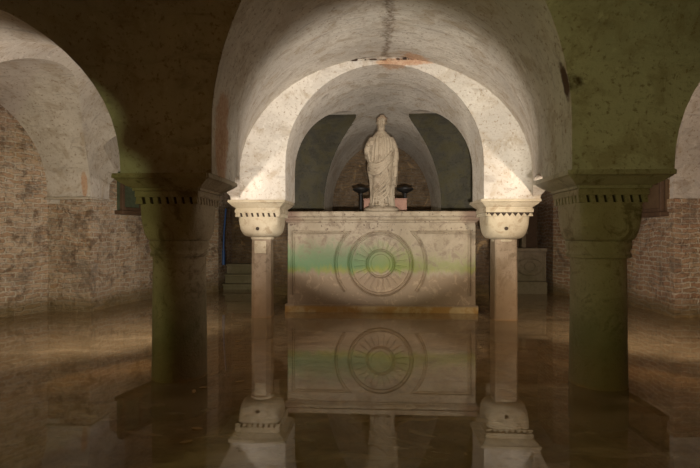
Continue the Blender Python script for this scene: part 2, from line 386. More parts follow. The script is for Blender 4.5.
# nave: smooth flare towards the lit arch, then the arch itself, then the far bay narrowing
cutters.append(prism_y(loft([(-4, NC, 1.362, 2.03, 1.36), (4.1, NC, 1.362, 2.03, 1.36), (6.35, NC + 0.01, 1.985, 2.0, 1.60)], -4, 6.35, 46, lambda t: t ** 1.15)))
cutters.append(prism_y(loft([(6.2, 0.10, 1.345, 2.17, 1.34), (7.3, 0.10, 1.335, 2.17, 1.32), (9.2, 0.12, 1.13, 1.80, 1.50), (11.2, 0.12, 1.11, 1.78, 1.45)], 6.2, 11.2, 30)))
# aisles; unseen near stretch lowered to keep the green lamp off the front webs
for cf, cb, a in ((-3.30, -3.205, 1.2), (3.485, 3.23, 1.045)):
    cutters.append(prism_y(loft([(-4, cf, 1.30, 1.66, 0.50), (1.46, cf, 1.30, 1.66, 0.50), (2.3, cf, 1.30, 1.66, 1.30), (4.0, cf, 1.30, 1.66, 1.30), (5.2, cb, a, 2.40, 1.12), (6.9, cb, a, 2.40, 1.12), (7.5, cb, a, 1.9, 1.1), (12.4, cb, a, 1.9, 1.1)], -4, 12.3, 44)))
# cross vaults
def pr_y(y0, y1, c, b): return profile((y0 + y1) / 2, (y1 - y0) / 2, c, b)
cutters.append(prism_x(-7, 7, pr_y(-1.35, 0.75, 2.031, 1.358)))
cutters.append(prism_x(-7, 7, pr_y(1.45, 3.55, 2.032, 1.359)))
cutters.append(prism_x(-2.03, 2.20, pr_y(4.25, 6.343, 1.685, 0.13)))
cutters.append(prism_x(-7, -2.004, pr_y(4.252, 6.975, 1.85, 1.46)))
cutters.append(prism_x(2.184, 7, pr_y(4.252, 6.975, 1.85, 1.46)))
cutters.append(prism_x(-4.33, 4.33, pr_y(7.05, 9.10, 1.95, 1.36)))
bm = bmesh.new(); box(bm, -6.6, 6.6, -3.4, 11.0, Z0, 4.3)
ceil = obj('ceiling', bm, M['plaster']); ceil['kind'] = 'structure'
tmp = []
for cb in cutters:
    bmesh.ops.triangulate(cb, faces=cb.faces)
    me = bpy.data.meshes.new('cut'); cb.to_mesh(me); cb.free()
    o = link(bpy.data.objects.new('cut', me)); tmp.append(o)
    md = ceil.modifiers.new('b', 'BOOLEAN'); md.operation = 'DIFFERENCE'; md.object = o; md.solver = 'EXACT'
dg = bpy.context.evaluated_depsgraph_get(); dg.update()
me = bpy.data.meshes.new_from_object(ceil.evaluated_get(dg))
ceil.modifiers.clear(); ceil.data = me
for o in tmp: bpy.data.objects.remove(o)
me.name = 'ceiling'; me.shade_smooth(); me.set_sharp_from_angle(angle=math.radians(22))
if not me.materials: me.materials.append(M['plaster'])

# ------------------------------------------------------------------ floor, water, walls
bm = bmesh.new(); box(bm, -6.6, 6.6, -3.4, 12.4, -0.50, -0.30); struct('floor', bm, M['floor'])
bm = bmesh.new()
vs = [bm.verts.new((*p, 0)) for p in ((-5.6, -3.3), (-5.54, 4.6), (-5.35, 6.38), (-5.06, 6.96), (-4.38, 6.94), (-4.375, 7.5), (-4.15, 8.6), (-3.29, 9.55), (-3.33, 10.6), (3.6, 10.6), (3.52, 9.5), (4.24, 8.37), (4.30, 7.04), (4.26, 6.94), (5.24, 6.97), (5.35, 6.3), (5.5, 4.6), (5.58, -3.3))]; bm.faces.new(vs)
wob_ = obj('flood_water', bm, M['water'])
if wob_.data.polygons[0].normal.z < 0: wob_.data.flip_normals()
tag(wob_, 'still murky brown water flooding the whole crypt floor', 'water', kind='stuff')
def wall_strip(pts, z0, z1, thick, side, dy=0.28, jitter=0.018, seed=0, top=None):
    """a thick wall following plan points; its inner face is subdivided and uneven. side: +1 thickness lies to the left of travel"""
    bm = bmesh.new(); pts = [Vector((p[0], p[1], 0)) for p in pts]
    P = []
    for a, b in zip(pts, pts[1:]):
        n = max(1, int((b - a).length / dy))
        for i in range(n): P.append((a + (b - a) * i / n, (b - a).normalized(), i == 0))
    P.append((pts[-1], (pts[-1] - pts[-2]).normalized(), True))
    nz = max(2, int((z1 - z0) / 0.25)); inn = []; out = []
    for i, (p, d, key) in enumerate(P):
        nrm = Vector((-d.y, d.x, 0)) * side
        if 0 < i < len(P) - 1 and key:
            d2 = P[i-1][1]; nn = (nrm + Vector((-d2.y, d2.x, 0)) * side).normalized(); no = nn * thick * 1.2
        else: no = nrm * thick
        ri = []; ro = []
        for k in range(nz + 1):
            z = z0 + (z1 - z0) * k / nz
            j = 0 if key else mnoise.noise(Vector((p.x * 1.7 + seed, p.y * 1.7, z * 2.1))) * jitter
            ri.append(bm.verts.new((p.x + nrm.x * j, p.y + nrm.y * j, z))); ro.append(bm.verts.new((p.x + no.x, p.y + no.y, z)))
        inn.append(ri); out.append(ro)
    for i in range(len(P) - 1):
        for k in range(nz):
            bm.faces.new((inn[i][k], inn[i+1][k], inn[i+1][k+1], inn[i][k+1]))
            bm.faces.new((out[i][k+1], out[i+1][k+1], out[i+1][k], out[i][k]))
        bm.faces.new((inn[i][0], out[i][0], out[i+1][0], inn[i+1][0])); bm.faces.new((inn[i][nz], inn[i+1][nz], out[i+1][nz], out[i][nz]))
    for i in (0, -1):
        for k in range(nz): bm.faces.new((inn[i][k], inn[i][k+1], out[i][k+1], out[i][k]))
    return bm
# left wall: bay wall (tall, shows its lunette), pier, then the lower run with its window
struct('wall_left', wall_strip([(-5.62, -3.4), (-5.55, 4.6), (-5.36, 6.38), (-5.06, 7.08)], -0.3, 3.9, 0.45, 1, seed=3), M['brick_left'])
bm = wall_strip([(-5.3, 7.0), (-4.385, 6.94), (-4.375, 7.52)], -0.3, 1.75, 0.5, 1, seed=5)
struct('wall_left_pier', bm, M['brick_left'])

struct('wall_left_far', wall_strip([(-4.40, 7.48), (-4.14, 8.6), (-3.28, 9.55), (-3.34, 10.7)], -0.3, 3.5, 0.35, 1, seed=7), M['brick_left'])
struct('wall_right', wall_strip([(3.60, 10.7), (3.52, 9.5), (4.24, 8.37), (4.30, 7.04)], -0.3, 3.5, 0.35, 1, seed=11), M['brick_right'])
struct('wall_right_pier', wall_strip([(4.28, 7.36), (4.255, 6.93), (5.5, 6.99)], -0.3, Z0 + 0.04, 0.5, 1, seed=13), M['brick_right'])
struct('wall_right_near', wall_strip([(5.25, 7.08), (5.35, 6.3), (5.5, 4.6), (5.6, -3.4)], -0.3, 3.9, 0.45, 1, seed=15), M['brick_right'])
struct('wall_back', wall_strip([(-6.2, 10.62), (6.2, 10.62)], -0.3, 3.9, 0.4, 1, seed=17), M['brick_dark'])
for x0, x1, nm in ((-2.03, -1.02, 'wall_apse_left'), (1.26, 2.17, 'wall_apse_right')):
    bm = bmesh.new(); box(bm, x0, x1, 9.11, 10.7, -0.3, Z0, 0.01); struct(nm, bm, M['brick_dark'])
# plaster springers sitting on the wall piers (thin string course below the vault)
bm = bmesh.new(); box(bm, -5.08, -4.355, 6.90, 7.50, 1.735, 1.765, 0.008); struct('trim_1', bm, M['impost'])

# windows: framed, glazed openings set on the aisle walls
def window(name, a, b, z0, z1, glass, nrm):
    a = Vector((*a, 0)); b = Vector((*b, 0)); d = (b - a); L = d.length; d.normalize(); n = Vector((*nrm, 0))
    def bar(u0, u1, w0, w1, t0, t1):
        bm = bmesh.new(); box(bm, 0, 1, 0, 1, 0, 1)
        for v in bm.verts:
            p = a + d * (u0 + (u1 - u0) * v.co.x) + n * (t0 + (t1 - t0) * v.co.y); v.co = (p.x, p.y, w0 + (w1 - w0) * v.co.z)
        bmesh.ops.bevel(bm, geom=list(bm.edges), offset=0.006, segments=1, affect='EDGES'); return bm
    r = obj(name, bar(0, L, z0, z1, -0.20, 0.02), glass); r['kind'] = 'structure'
    f = 0.055
    for k, args in enumerate(((0, f, z0, z1), (L - f, L, z0, z1), (f, L - f, z0, z0 + f), (f, L - f, z1 - f, z1), (L * 0.5 - 0.015, L * 0.5 + 0.015, z0 + f, z1 - f))):
        obj('window_frame', bar(*args, 0.0, 0.07), M['wood'], r)
    obj('window_sill', bar(-0.05, L + 0.05, z0 - 0.07, z0 - 0.005, -0.1, 0.11), M['wood'], r)
window('window_1', (-4.31, 7.62), (-4.10, 8.5), 1.60, 2.25, M['green_glass'], (0.97, -0.23))
window('window_2', (4.245, 7.10), (4.21, 8.10), 1.53, 2.00, M['brown_glass'], (-1, 0))

# ------------------------------------------------------------------ columns
def sq_ring(half, z, bm, cx=0, cy=0):
    return [bm.verts.new((cx + sx * half, cy + sy * half, z)) for sx, sy in ((-1, -1), (1, -1), (1, 1), (-1, 1))]
def impost_bm(z0, z1, top, bot, rnd=0.012):
    bm = bmesh.new(); prof = [(bot, z0), (bot, z0 + 0.018)]
    for i in range(1, 8):
        t = i / 7; prof.append((bot + (top - 0.012 - bot) * t ** 0.85, z0 + 0.018 + (z1 - z0 - 0.058) * t))
    prof += [(top, z1 - 0.036), (top + 0.002, z1 - 0.02), (top, z1)]
    rows = [sq_ring(h, z, bm) for h, z in prof]
    for A, B in zip(rows, rows[1:]):
        for k in range(4): bm.faces.new((A[k], A[(k+1) % 4], B[(k+1) % 4], B[k]))
    bm.faces.new(list(reversed(rows[0]))); bm.faces.new(rows[-1])
    es = [e for e in bm.edges if abs(e.verts[0].co.z - e.verts[1].co.z) > 1e-4]
    bmesh.ops.bevel(bm, geom=es, offset=rnd, segments=2, affect='EDGES'); return bm
def cushion_bm(z0, z1, half, neck):
    """cube and bowl intersected: square under the abacus, round at the neck"""
    bm = bmesh.new(); N = 24; n = 96; rings = []
    for i in range(N + 1):
        t = i / N; r = neck + (half * 1.31 - neck) * math.sqrt(max(0, 1 - (1 - t) ** 1.75))
        ring = []
        for k in range(n):
            a = 2 * PI * k / n; sq = half / max(abs(math.cos(a)), abs(math.sin(a)))
            p = 10; rho = (sq ** -p + r ** -p) ** (-1 / p)
            ring.append(bm.verts.new((rho * math.cos(a), rho * math.sin(a), z0 + (z1 - z0) * t)))
        rings.append(ring)
    for A, B in zip(rings, rings[1:]):
        for k in range(n): bm.faces.new((A[k], A[(k+1) % n], B[(k+1) % n], B[k]))
    bm.faces.new(list(reversed(rings[0]))); bm.faces.new(rings[-1]); return bm
def dentil_band(z0, z1, half, n, mat, parent, style='tooth'):
    """recessed dark band with a row of teeth on all four faces; teeth are one frieze mesh"""
    bm = bmesh.new(); box(bm, -half + 0.018, half - 0.018, -half + 0.018, half - 0.018, z0, z1)
    fr = obj('frieze', bm, M['dentil_dark'], parent)
    bm = bmesh.new(); w = 2 * half / n
    for s in range(4):
        R = Matrix.Rotation(s * PI / 2, 3, 'Z')
        for k in range(n):
            x = -half + w * (k + 0.5); q = bmesh.new()
            if style == 'tooth':
                box(q, x - w * 0.30, x + w * 0.30, -half, -half + 0.03, z0 + 0.001, z1 + 0.001)
                for v in q.verts:
                    if v.co.z < (z0 + z1) / 2: v.co.x += w * 0.18
            else:
                vs = [q.verts.new(p) for p in ((x - w * .48, -half, z0 + .001), (x + w * .48, -half, z0 + .001), (x, -half, z1 - .004), (x - w * .48, -half + .03, z0 + .001), (x + w * .48, -half + .03, z0 + .001), (x, -half + .03, z1 - .004))]
                for f in ((0, 1, 2), (5, 4, 3), (0, 3, 4, 1), (1, 4, 5, 2), (2, 5, 3, 0)): q.faces.new([vs[i] for i in f])
            for v in q.verts: v.co = R @ v.co
            m_ = bpy.data.meshes.new('q'); q.to_mesh(m_); q.free(); bm.from_mesh(m_); bpy.data.meshes.remove(m_)
    obj('dentil_row', bm, mat, fr)
ZB, ZC = 1.545, 1.14       # impost bottom, capital bottom
def big_column(x, y, label, mat_imp, mat_cap, rs=1.0):
    t = thing('stone_column', label, 'column', (x, y, -0.3), group='thick front columns')
    dz = 0.3
    def P(name, bm, mat, par=None, sm=40):
        for v in bm.verts: v.co.z += dz
        return obj(name, bm, mat, par or t, sm)
    bm = bmesh.new(); prof = []
    for i in range(26):
        f = i / 25; prof.append((0.229 - 0.016 * f ** 0.8, -0.3 + (ZC + 0.28 - 0.28) * f + (0.28) * f))
    prof = [(r * rs, min(z, ZC)) for r, z in prof]
    def wob(a, r, z, i):
        q = 1 + 0.012 * mnoise.noise(Vector((math.cos(a) * 1.5 + x, math.sin(a) * 1.5, z * 2.2)))
        return (r * q * math.cos(a), r * q * math.sin(a), z)
    lathe(bm, prof, 64, func=wob); P('shaft', bm, mat_cap)
    bm = bmesh.new(); prof = [(0.215, ZC - 0.13), (0.232, ZC - 0.125), (0.238, ZC - 0.10), (0.228, ZC - 0.085), (0.226, ZC - 0.07), (0.236, ZC - 0.05), (0.243, ZC - 0.015), (0.238, ZC + 0.004)]
    lathe(bm, prof, 64); P('neck_ring', bm, mat_cap)
    cap = P('capital', cushion_bm(ZC, ZB - 0.105, 0.254, 0.225), mat_cap, sm=50)
    z1 = ZB
    bm = bmesh.new(); box(bm, -0.260, 0.260, -0.260, 0.260, z1 - 0.05 + dz, z1 + dz, 0.006); obj('abacus', bm, mat_cap, cap)
    bm = None
    fr_z0 = z1 - 0.106 + dz
    dentil_band(fr_z0, z1 - 0.05 + dz, 0.255, 8, mat_cap, cap)
    P('impost', impost_bm(ZB, Z0, 0.383, 0.275), mat_imp, sm=30)
    return t
cl = big_column(XL - 0.025, 3.88, 'thick round stone column at front left, its capital half in dark shadow', M['column'], M['column'])
cr = big_column(XR - 0.035, 3.87, 'thick round stone column at front right with moss-green shaded capital', M['impost'], M['column'], 0.95)

big_column(XL - 0.025, 1.08, 'thick round stone column nearest the viewpoint on the left, outside the picture', M['column'], M['column'])
big_column(XR - 0.03, 1.08, 'thick round stone column nearest the viewpoint on the right, outside the picture', M['column'], M['column'])
def small_column(x, y, label, octagonal):
    t = thing('stone_column', label, 'column', (x, y, -0.3), group='slender columns beside the altar')
    dz = 0.3; hw = 0.138 if octagonal else 0.152
    zt = 1.155 if octagonal else 1.125
    bm = bmesh.new()
    if octagonal:
        c = 0.055; ring = [(-hw + c, -hw), (hw - c, -hw), (hw, -hw + c), (hw, hw - c), (hw - c, hw), (-hw + c, hw), (-hw, hw - c), (-hw, -hw + c)]
        k1 = 1.0
    else:
        c = 0.02; ring = [(-hw + c, -hw), (hw - c, -hw), (hw, -hw + c), (hw, hw - c), (hw - c, hw), (-hw + c, hw), (-hw, hw - c), (-hw, -hw + c)]
    rows = []
    for i in range(9):
        f = i / 8; s = 1.05 - 0.06 * f
        rows.append([bm.verts.new((px * s, py * s, f * (zt + dz))) for px, py in ring])
    for A, B in zip(rows, rows[1:]):
        for k in range(8): bm.faces.new((A[k], A[(k+1) % 8], B[(k+1) % 8], B[k]))
    bm.faces.new(list(reversed(rows[0]))); bm.faces.new(rows[-1])
    sh = obj('shaft', bm, M['shaft_small'], t)
    if octagonal:
        bm = bmesh.new(); box(bm, -0.085, 0.085, -hw - 0.012, -hw + 0.01, 0.955 + dz - 0.03, 1.10 + dz, 0.006)
        p = obj('patch', bm, M['pale'], sh); p['label'] = 'pale square repair patch'
    bm = bmesh.new(); lathe(bm, [(0.145, zt - 0.035 + dz), (0.165, zt - 0.03 + dz), (0.170, zt - 0.012 + dz), (0.162, zt + 0.012 + dz)], 40)
    obj('neck_ring', bm, M['pale'], t, 40)
    bm = cushion_bm(zt, ZB - 0.105, 0.302, 0.165)
    for v in bm.verts: v.co.z += dz
    cap = obj('capital', bm, M['pale'], t, 50)
    bm = bmesh.new(); box(bm, -0.318, 0.318, -0.318, 0.318, ZB - 0.052 + dz, ZB + dz, 0.006); obj('abacus', bm, M['pale'], cap)
    dentil_band(ZB - 0.106 + dz, ZB - 0.052 + dz, 0.312, 8, M['pale'], cap, 'tri' if not octagonal else 'tooth')
    bm = bmesh.new()   # small round socket hole in the face of the capital
    q = bmesh.ops.create_cone(bm, cap_ends=True, segments=16, radius1=0.028, radius2=0.024, depth=0.03, matrix=Matrix.Translation((0.0 if octagonal else -0.04, -0.292, 1.275 + dz)) @ Matrix.Rotation(PI / 2, 4, 'X'))
    obj('socket', bm, M['dentil_dark'], cap)
    bm = impost_bm(ZB, Z0, 0.395, 0.31)
    for v in bm.verts: v.co.z += dz
    obj('impost', bm, M['pale'], t, 30)
    return t
small_column(XL - 0.01, 6.72, 'slender eight-sided stone column with pale bowl capital left of the altar', True)
small_column(XR - 0.02, 6.72, 'slender square stone column with pale bowl capital right of the altar', False)

# ------------------------------------------------------------------ altar
AX, AY = 0.068, 7.17      # centre and front face
AW = 1.44
alt = thing('altar', 'wide carved stone altar with green algae band and wheel relief', 'altar', (AX, AY + 0.5, -0.3))
def A(name, bm, par=None, mat='altar', sm=None):      # geometry is written relative to (AX, AY, 0)
    for v in bm.verts: v.co += Vector((0, -0.5, 0.3))
    return obj(name, bm, M[mat], par or alt, sm)
bm = bmesh.new(); box(bm, -AW, AW, 0, 1.0, -0.3, 1.40, 0.01); A('body', bm)
bm = bmesh.new(); box(bm, -AW - 0.035, AW + 0.035, -0.04, 1.04, -0.3, 0.115, 0.012); A('plinth', bm)
bm = bmesh.new()
rows = []
for h, z in ((0.0, 1.375), (0.02, 1.38), (0.022, 1.40), (0.035, 1.405), (0.052, 1.43), (0.055, 1.455), (0.035, 1.46), (0.035, 1.468), (0.066, 1.472), (0.07, 1.53), (0.06, 1.545)):
    rows.append([bm.verts.new(p) for p in ((-AW - h, -h, z), (AW + h, -h, z), (AW + h, 1 + h, z), (-AW - h, 1 + h, z))])
for P_, Q_ in zip(rows, rows[1:]):
    for k in range(4): bm.faces.new((P_[k], P_[(k+1) % 4], Q_[(k+1) % 4], Q_[k]))
bm.faces.new(list(reversed(rows[0]))); bm.faces.new(rows[-1]); A('cornice', bm)
def relief(path, w=0.018, d=0.016, closed=False, double=True):
    """raised moulding following a path in the plane of the altar front (x,z)"""
    bm = bmesh.new(); pts = [Vector((x, z)) for x, z in path]; n = len(pts)
    offs = [(-w, 0.0), (-w * 0.8, d * 0.8), (-w * 0.35, d), (-w * 0.1, d * 0.25), (w * 0.2, d * 0.25), (w * 0.4, d * 0.8), (w * 0.8, d * 0.7), (w, 0.0)] if double else [(-w, 0), (-w * 0.6, d), (w * 0.6, d), (w, 0)]
    rows = []
    for i, p in enumerate(pts):
        if closed: a = pts[(i - 1) % n]; b = pts[(i + 1) % n]
        else: a = pts[max(i-1, 0)]; b = pts[min(i+1, n-1)]
        d1 = (p - a).normalized() if (p - a).length > 1e-6 else (b - p).normalized(); d2 = (b - p).normalized() if (b - p).length > 1e-6 else d1
        t = (d1 + d2).normalized(); k = 1 / max(0.5, abs(t.dot(d1))); nr = Vector((-t.y, t.x)) * k
        rows.append([bm.verts.new((p.x + nr.x * o, 0.003 - h, p.y + nr.y * o)) for o, h in offs])
    m = n if closed else n - 1
    for i in range(m):
        P_, Q_ = rows[i], rows[(i + 1) % n]
        for k in range(len(offs) - 1): bm.faces.new((P_[k], P_[k+1], Q_[k+1], Q_[k]))
        bm.faces.new((P_[-1], P_[0], Q_[0], Q_[-1]))
    if not closed: bm.faces.new(rows[0]); bm.faces.new(list(reversed(rows[-1])))
    return bm
WZ = 0.745
def circ(r, a0=0, a1=360, n=72): return [(r * math.cos(math.radians(a0 + (a1 - a0) * i / n)), WZ + r * math.sin(math.radians(a0 + (a1 - a0) * i / n))) for i in range(n + (0 if a1 - a0 == 360 else 1))]
wh = A('wheel_ring', relief(circ(0.475), 0.036, 0.050, True))
for k in range(24):
    a = 2 * PI * (k + 0.5) / 24 if k % 12 else 2 * PI * (k + 0.5) / 24
    r0, r1 = 0.235, 0.405
    bm = relief([(r0 * math.cos(a), WZ + r0 * math.sin(a)), (r1 * math.cos(a), WZ + r1 * math.sin(a))], 0.013, 0.018, False, False)
    A('spoke', bm, wh)
A('hub_ring', relief(circ(0.205, n=48), 0.024, 0.040, True), wh)
bm = bmesh.new(); lathe(bm, [(0.15, 0.002), (0.14, 0.012), (0.06, 0.016), (0.02, 0.018)], 36)
bmesh.ops.rotate(bm, verts=bm.verts, cent=(0, 0, 0), matrix=Matrix.Rotation(PI / 2, 3, 'X')); bmesh.ops.translate(bm, verts=bm.verts, vec=(0, 0, WZ)); A('hub', bm, wh)
for s in (-1, 1):
    R = 0.69; a1 = math.degrees(math.asin((1.225 - WZ) / R))
    arc = circ(R, a1, -a1 + 6, 30)
    if s < 0: arc = [(-x, z) for x, z in arc]
    path = [(s * (AW - 0.09), 0.26), (s * (AW - 0.09), 1.225), (arc[0][0], 1.225)] + arc[1:]
    A('panel_moulding', relief(path, 0.030, 0.036))

# ------------------------------------------------------------------ statue
def statue():
    SX, SY, SZ = at(381.5, 212, 7.47).x, 7.47, 1.545
    t = thing('statue', 'weathered robed stone figure standing on the altar, arm held to chest', 'statue', (SX, SY, SZ))
    # base
    bm = bmesh.new()
    lathe(bm, [(0.20, 0.0), (0.245, 0.015), (0.25, 0.05), (0.22, 0.075), (0.19, 0.09), (0.17, 0.105)], 32, func=lambda a, r, z, i: (r * math.cos(a) * 1.12, r * math.sin(a) * 0.8, z))
    obj('base', bm, M['statue'], t, 40)
    bm = bmesh.new()
    # robed trunk: (z, half width, half depth, cx, cy)
    S = [(0.09, .185, .150, .00, .0), (0.16, .170, .142, .005, .0), (0.30, .160, .130, .010, -.005), (0.48, .168, .130, .012, -.01), (0.62, .190, .140, .008, -.01),
         (0.74, .212, .155, -.004, -.005), (0.84, .215, .155, -.008, .0), (0.94, .200, .145, -.006, .0), (1.04, .196, .140, .0, .0), (1.12, .190, .135, .0, .0), (1.18, .165, .120, .0, .0), (1.23, .125, .098, -.002, .0), (1.285, .078, .075, -.004, -.005)]
    def interp(z):
        for a, b in zip(S, S[1:]):
            if a[0] <= z <= b[0]:
                f = (z - a[0]) / (b[0] - a[0]); return [p + (q - p) * f for p, q in zip(a, b)]
        return list(S[-1])
    NZ, NA = 130, 180; rows = []
    for i in range(NZ + 1):
        z = 0.09 + (1.285 - 0.09) * i / NZ; _, rw, rd, cx, cy = interp(z); ring = []
        for k in range(NA):
            a = 2 * PI * k / NA; x, y = math.cos(a), math.sin(a)
            # folds: lower robe runs diagonally from her left hip down to the right foot; tunic above is vertical
            if z < 0.80:
                amp = 0.027 * min(1, (0.86 - z) / 0.2)
                f = math.sin(a * 9 + z * 9.0 + 1.2 * math.sin(a * 3)) + 0.6 * math.sin(a * 23 + z * 15)
            else:
                amp = 0.010 * max(0, min(1, (1.24 - z) / 0.1)); f = math.sin(a * 22 + 0.8 * math.sin(a * 5) + z * 2)
            amp *= 1
            r = 1 + 0
            ring.append(bm.verts.new((cx + x * (rw + amp * f), cy + y * (rd + amp * f), z)))
        rows.append(ring)
    for P_, Q_ in zip(rows, rows[1:]):
        for k in range(NA): bm.faces.new((P_[k], P_[(k+1) % NA], Q_[(k+1) % NA], Q_[k]))
    bm.faces.new(list(reversed(rows[0]))); bm.faces.new(rows[-1])
    # bent knee
    ellipsoid(bm, (-0.065, -0.10, 0.50), (.075, .075, .20)); ellipsoid(bm, (-0.07, -0.085, 0.26), (.06, .06, .16))
    # feet
    for s in (-1, 1): ellipsoid(bm, (s * 0.08, -0.14, 0.115), (.038, .085, .028))
    # mantle: heavy roll round the waist, and diagonal folds over the legs
    def fold(pts, r, n=9): tube(bm, smooth_path(pts), r if not isinstance(r, tuple) else [r[0] + (r[1] - r[0]) * i / (len(pts) - 1) / 8 for i in range((len(pts) - 1) * 8 + 1)], n)
    for k in range(5):
        o = k * 0.044
        fold([(-.20, .02, .86 - o), (-.185, -.09, .80 - o), (-.09, -.155 - .004 * k, .745 - o * .9), (.03, -.165 - .003 * k, .79 - o * .7), (.13, -.135, .90 - o * .6), (.195, -.04, 1.00 - o * .5)], 0.0225 - 0.003 * (k % 2))
    for k in range(8):
        o = k * 0.075
        fold([(.17 - .004 * k, -.085, .86 - o * .75), (.10, -.150, .74 - o), (.0, -.158, .58 - o * .85), (-.09, -.150, .46 - o * .62), (-.14, -.11, .38 - o * .45)], (0.023, 0.012)) if .46 - o * .62 > .14 and .58 - o * .85 > .12 else None
    for k in range(6):
        x0 = -0.13 + k * 0.05
        fold([(x0 * .8, -.145, .33 - .01 * k), (x0 * .95, -.150, .22), (x0 * 1.05, -.150, .11)], (0.010, 0.017))
    # cloth falling from the far hip on the viewer's right, tapering to a point
    for k in range(5):
        fold([(.175 + .010 * k, -.06 + .02 * k, .96), (.205 + .008 * k, -.05 + .02 * k, .80), (.222 + .006 * k, -.05 + .02 * k, .62), (.212 + .006 * k, -.045 + .02 * k, .46 - .03 * (k % 3))], (0.020, 0.014))
    # neck, head
    tube(bm, [(-.004, -.005, 1.24), (-.006, -.012, 1.31), (-.008, -.02, 1.36)], [.074, .060, .056], 20)
    ellipsoid(bm, (-.008, -.015, 1.425), (.066, .080, .092), u=28, v=20)
    ellipsoid(bm, (-.008, -.040, 1.385), (.044, .052, .050))          # jaw
    ellipsoid(bm, (-.008, -.088, 1.352), (.018, .014, .014))          # chin
    tube(bm, [(-.008, -.090, 1.440), (-.008, -.104, 1.408)], [.008, .0125], 10)   # nose
    ellipsoid(bm, (-.008, -.102, 1.405), (.015, .010, .008))
    for s in (-1, 1):
        ellipsoid(bm, (-.008 + s * .026, -.088, 1.443), (.020, .012, .006))  # brow
        ellipsoid(bm, (-.008 + s * .025, -.083, 1.428), (.012, .010, .008))  # eye
        ellipsoid(bm, (-.008 + s * .034, -.070, 1.400), (.018, .018, .020))  # cheek
        ellipsoid(bm, (-.008 + s * .068, .002, 1.418), (.010, .018, .026))   # ear
    ellipsoid(bm, (-.008, -.092, 1.384), (.021, .012, .0055)); ellipsoid(bm, (-.008, -.090, 1.374), (.017, .011, .006))  # lips
    for v in bm.verts:      # slightly larger head, tipped up and to one side
        if v.co.z > 1.33: f = min(1, (v.co.z - 1.33) / 0.04); k = 1 + 0.13 * f; v.co = Vector((-.008 + (v.co.x + .008) * k + 0.10 * (v.co.z - 1.33) * f, -.01 + (v.co.y + .01) * k, 1.33 + (v.co.z - 1.33) * k))
    # arms: her right arm bent with the forearm lifted out from the sleeve
    tube(bm, smooth_path([(-.130, .0, 1.165), (-.190, -.015, 1.08), (-.225, -.04, .98), (-.215, -.075, .93)]), [.066 - .012 * i / 24 for i in range(25)], 16)
    tube(bm, smooth_path([(-.215, -.06, .93), (-.225, -.13, .96), (-.205, -.165, 1.03)]), [.058 - .016 * i / 16 for i in range(17)], 16)
    # hand: palm, four curled fingers, thumb
    ellipsoid(bm, (-.192, -.175, 1.065), (.034, .022, .042), Matrix.Rotation(-0.3, 3, 'Y'))
    for k, L in enumerate((.9, 1.0, .95, .8)):
        z = 1.095 - k * .019
        tube(bm, [(-.185, -.180, z), (-.160, -.196, z + .012 * L), (-.140, -.190, z + .010 * L), (-.130, -.172, z + .004)], [.0105, .010, .009, .0075], 8)
    tube(bm, [(-.205, -.185, 1.055), (-.185, -.205, 1.085), (-.168, -.210, 1.108)], [.012, .0105, .008], 8)
    # sleeve mass hanging below her right forearm
    for k in range(4): fold([(-.245 + .012 * k, -.05 - .03 * k, .97), (-.250 + .016 * k, -.05 - .03 * k, .90), (-.235 + .016 * k, -.06 - .02 * k, .84 - .012 * k)], (0.026, 0.014))
    # her left arm hanging at the side, hand beside the thigh
    tube(bm, smooth_path([(.125, .0, 1.17), (.185, .0, 1.08), (.225, -.005, .93), (.222, -.04, .78)]), [.066 - .022 * i / 24 for i in range(25)], 16)
    tube(bm, smooth_path([(.222, -.04, .78), (.222, -.07, .66), (.215, -.085, .55)]), [.042 - .014 * i / 16 for i in range(17)], 14)
    ellipsoid(bm, (.212, -.090, .505), (.020, .030, .042))
    for k, L in enumerate((.9, 1.0, .95, .8)):
        y = -.112 + k * .017
        tube(bm, [(.212, y, .48), (.210, y - .004, .48 - .030 * L), (.203, y - .004, .48 - .052 * L), (.194, y, .48 - .066 * L)], [.0100, .0095, .0085, .007], 8)
    tube(bm, [(.205, -.115, .515), (.195, -.130, .485), (.192, -.132, .462)], [.011, .010, .008], 8)
    body = obj('figure', bm, M['statue'], t)
    md = body.modifiers.new('r', 'REMESH'); md.mode = 'VOXEL'; md.voxel_size = 0.0058; md.use_smooth_shade = True
    sm = body.modifiers.new('s', 'SMOOTH'); sm.iterations = 1; sm.factor = 0.5
    # hair: cap of waves gathered above the brow
    bm = bmesh.new()
    ellipsoid(bm, (-.008, .006, 1.445), (.073, .084, .086), u=28, v=18)
    for k in range(11):
        a = PI + PI * (k + .5) / 11
        ellipsoid(bm, (-.008 + .061 * math.cos(a), -.010 + .060 * math.sin(a), 1.470 + .008 * math.sin(a * 3)), (.016, .017, .019), u=12, v=8)
    ellipsoid(bm, (-.008, .085, 1.43), (.042, .035, .035)); ellipsoid(bm, (-.008, -.01, 1.505), (.045, .045, .026))
    for v in bm.verts:
        f = max(0, min(1, (v.co.z - 1.33) / 0.04)); k = 1 + 0.13 * f; v.co = Vector((-.008 + (v.co.x + .008) * k + 0.10 * (v.co.z - 1.33) * f, -.01 + (v.co.y + .01) * k, 1.33 + (v.co.z - 1.33) * k))
    h = obj('hair', bm, M['statue_dark'], t)
    md = h.modifiers.new('r', 'REMESH'); md.mode = 'VOXEL'; md.voxel_size = 0.0055; md.use_smooth_shade = True
    return t
statue()

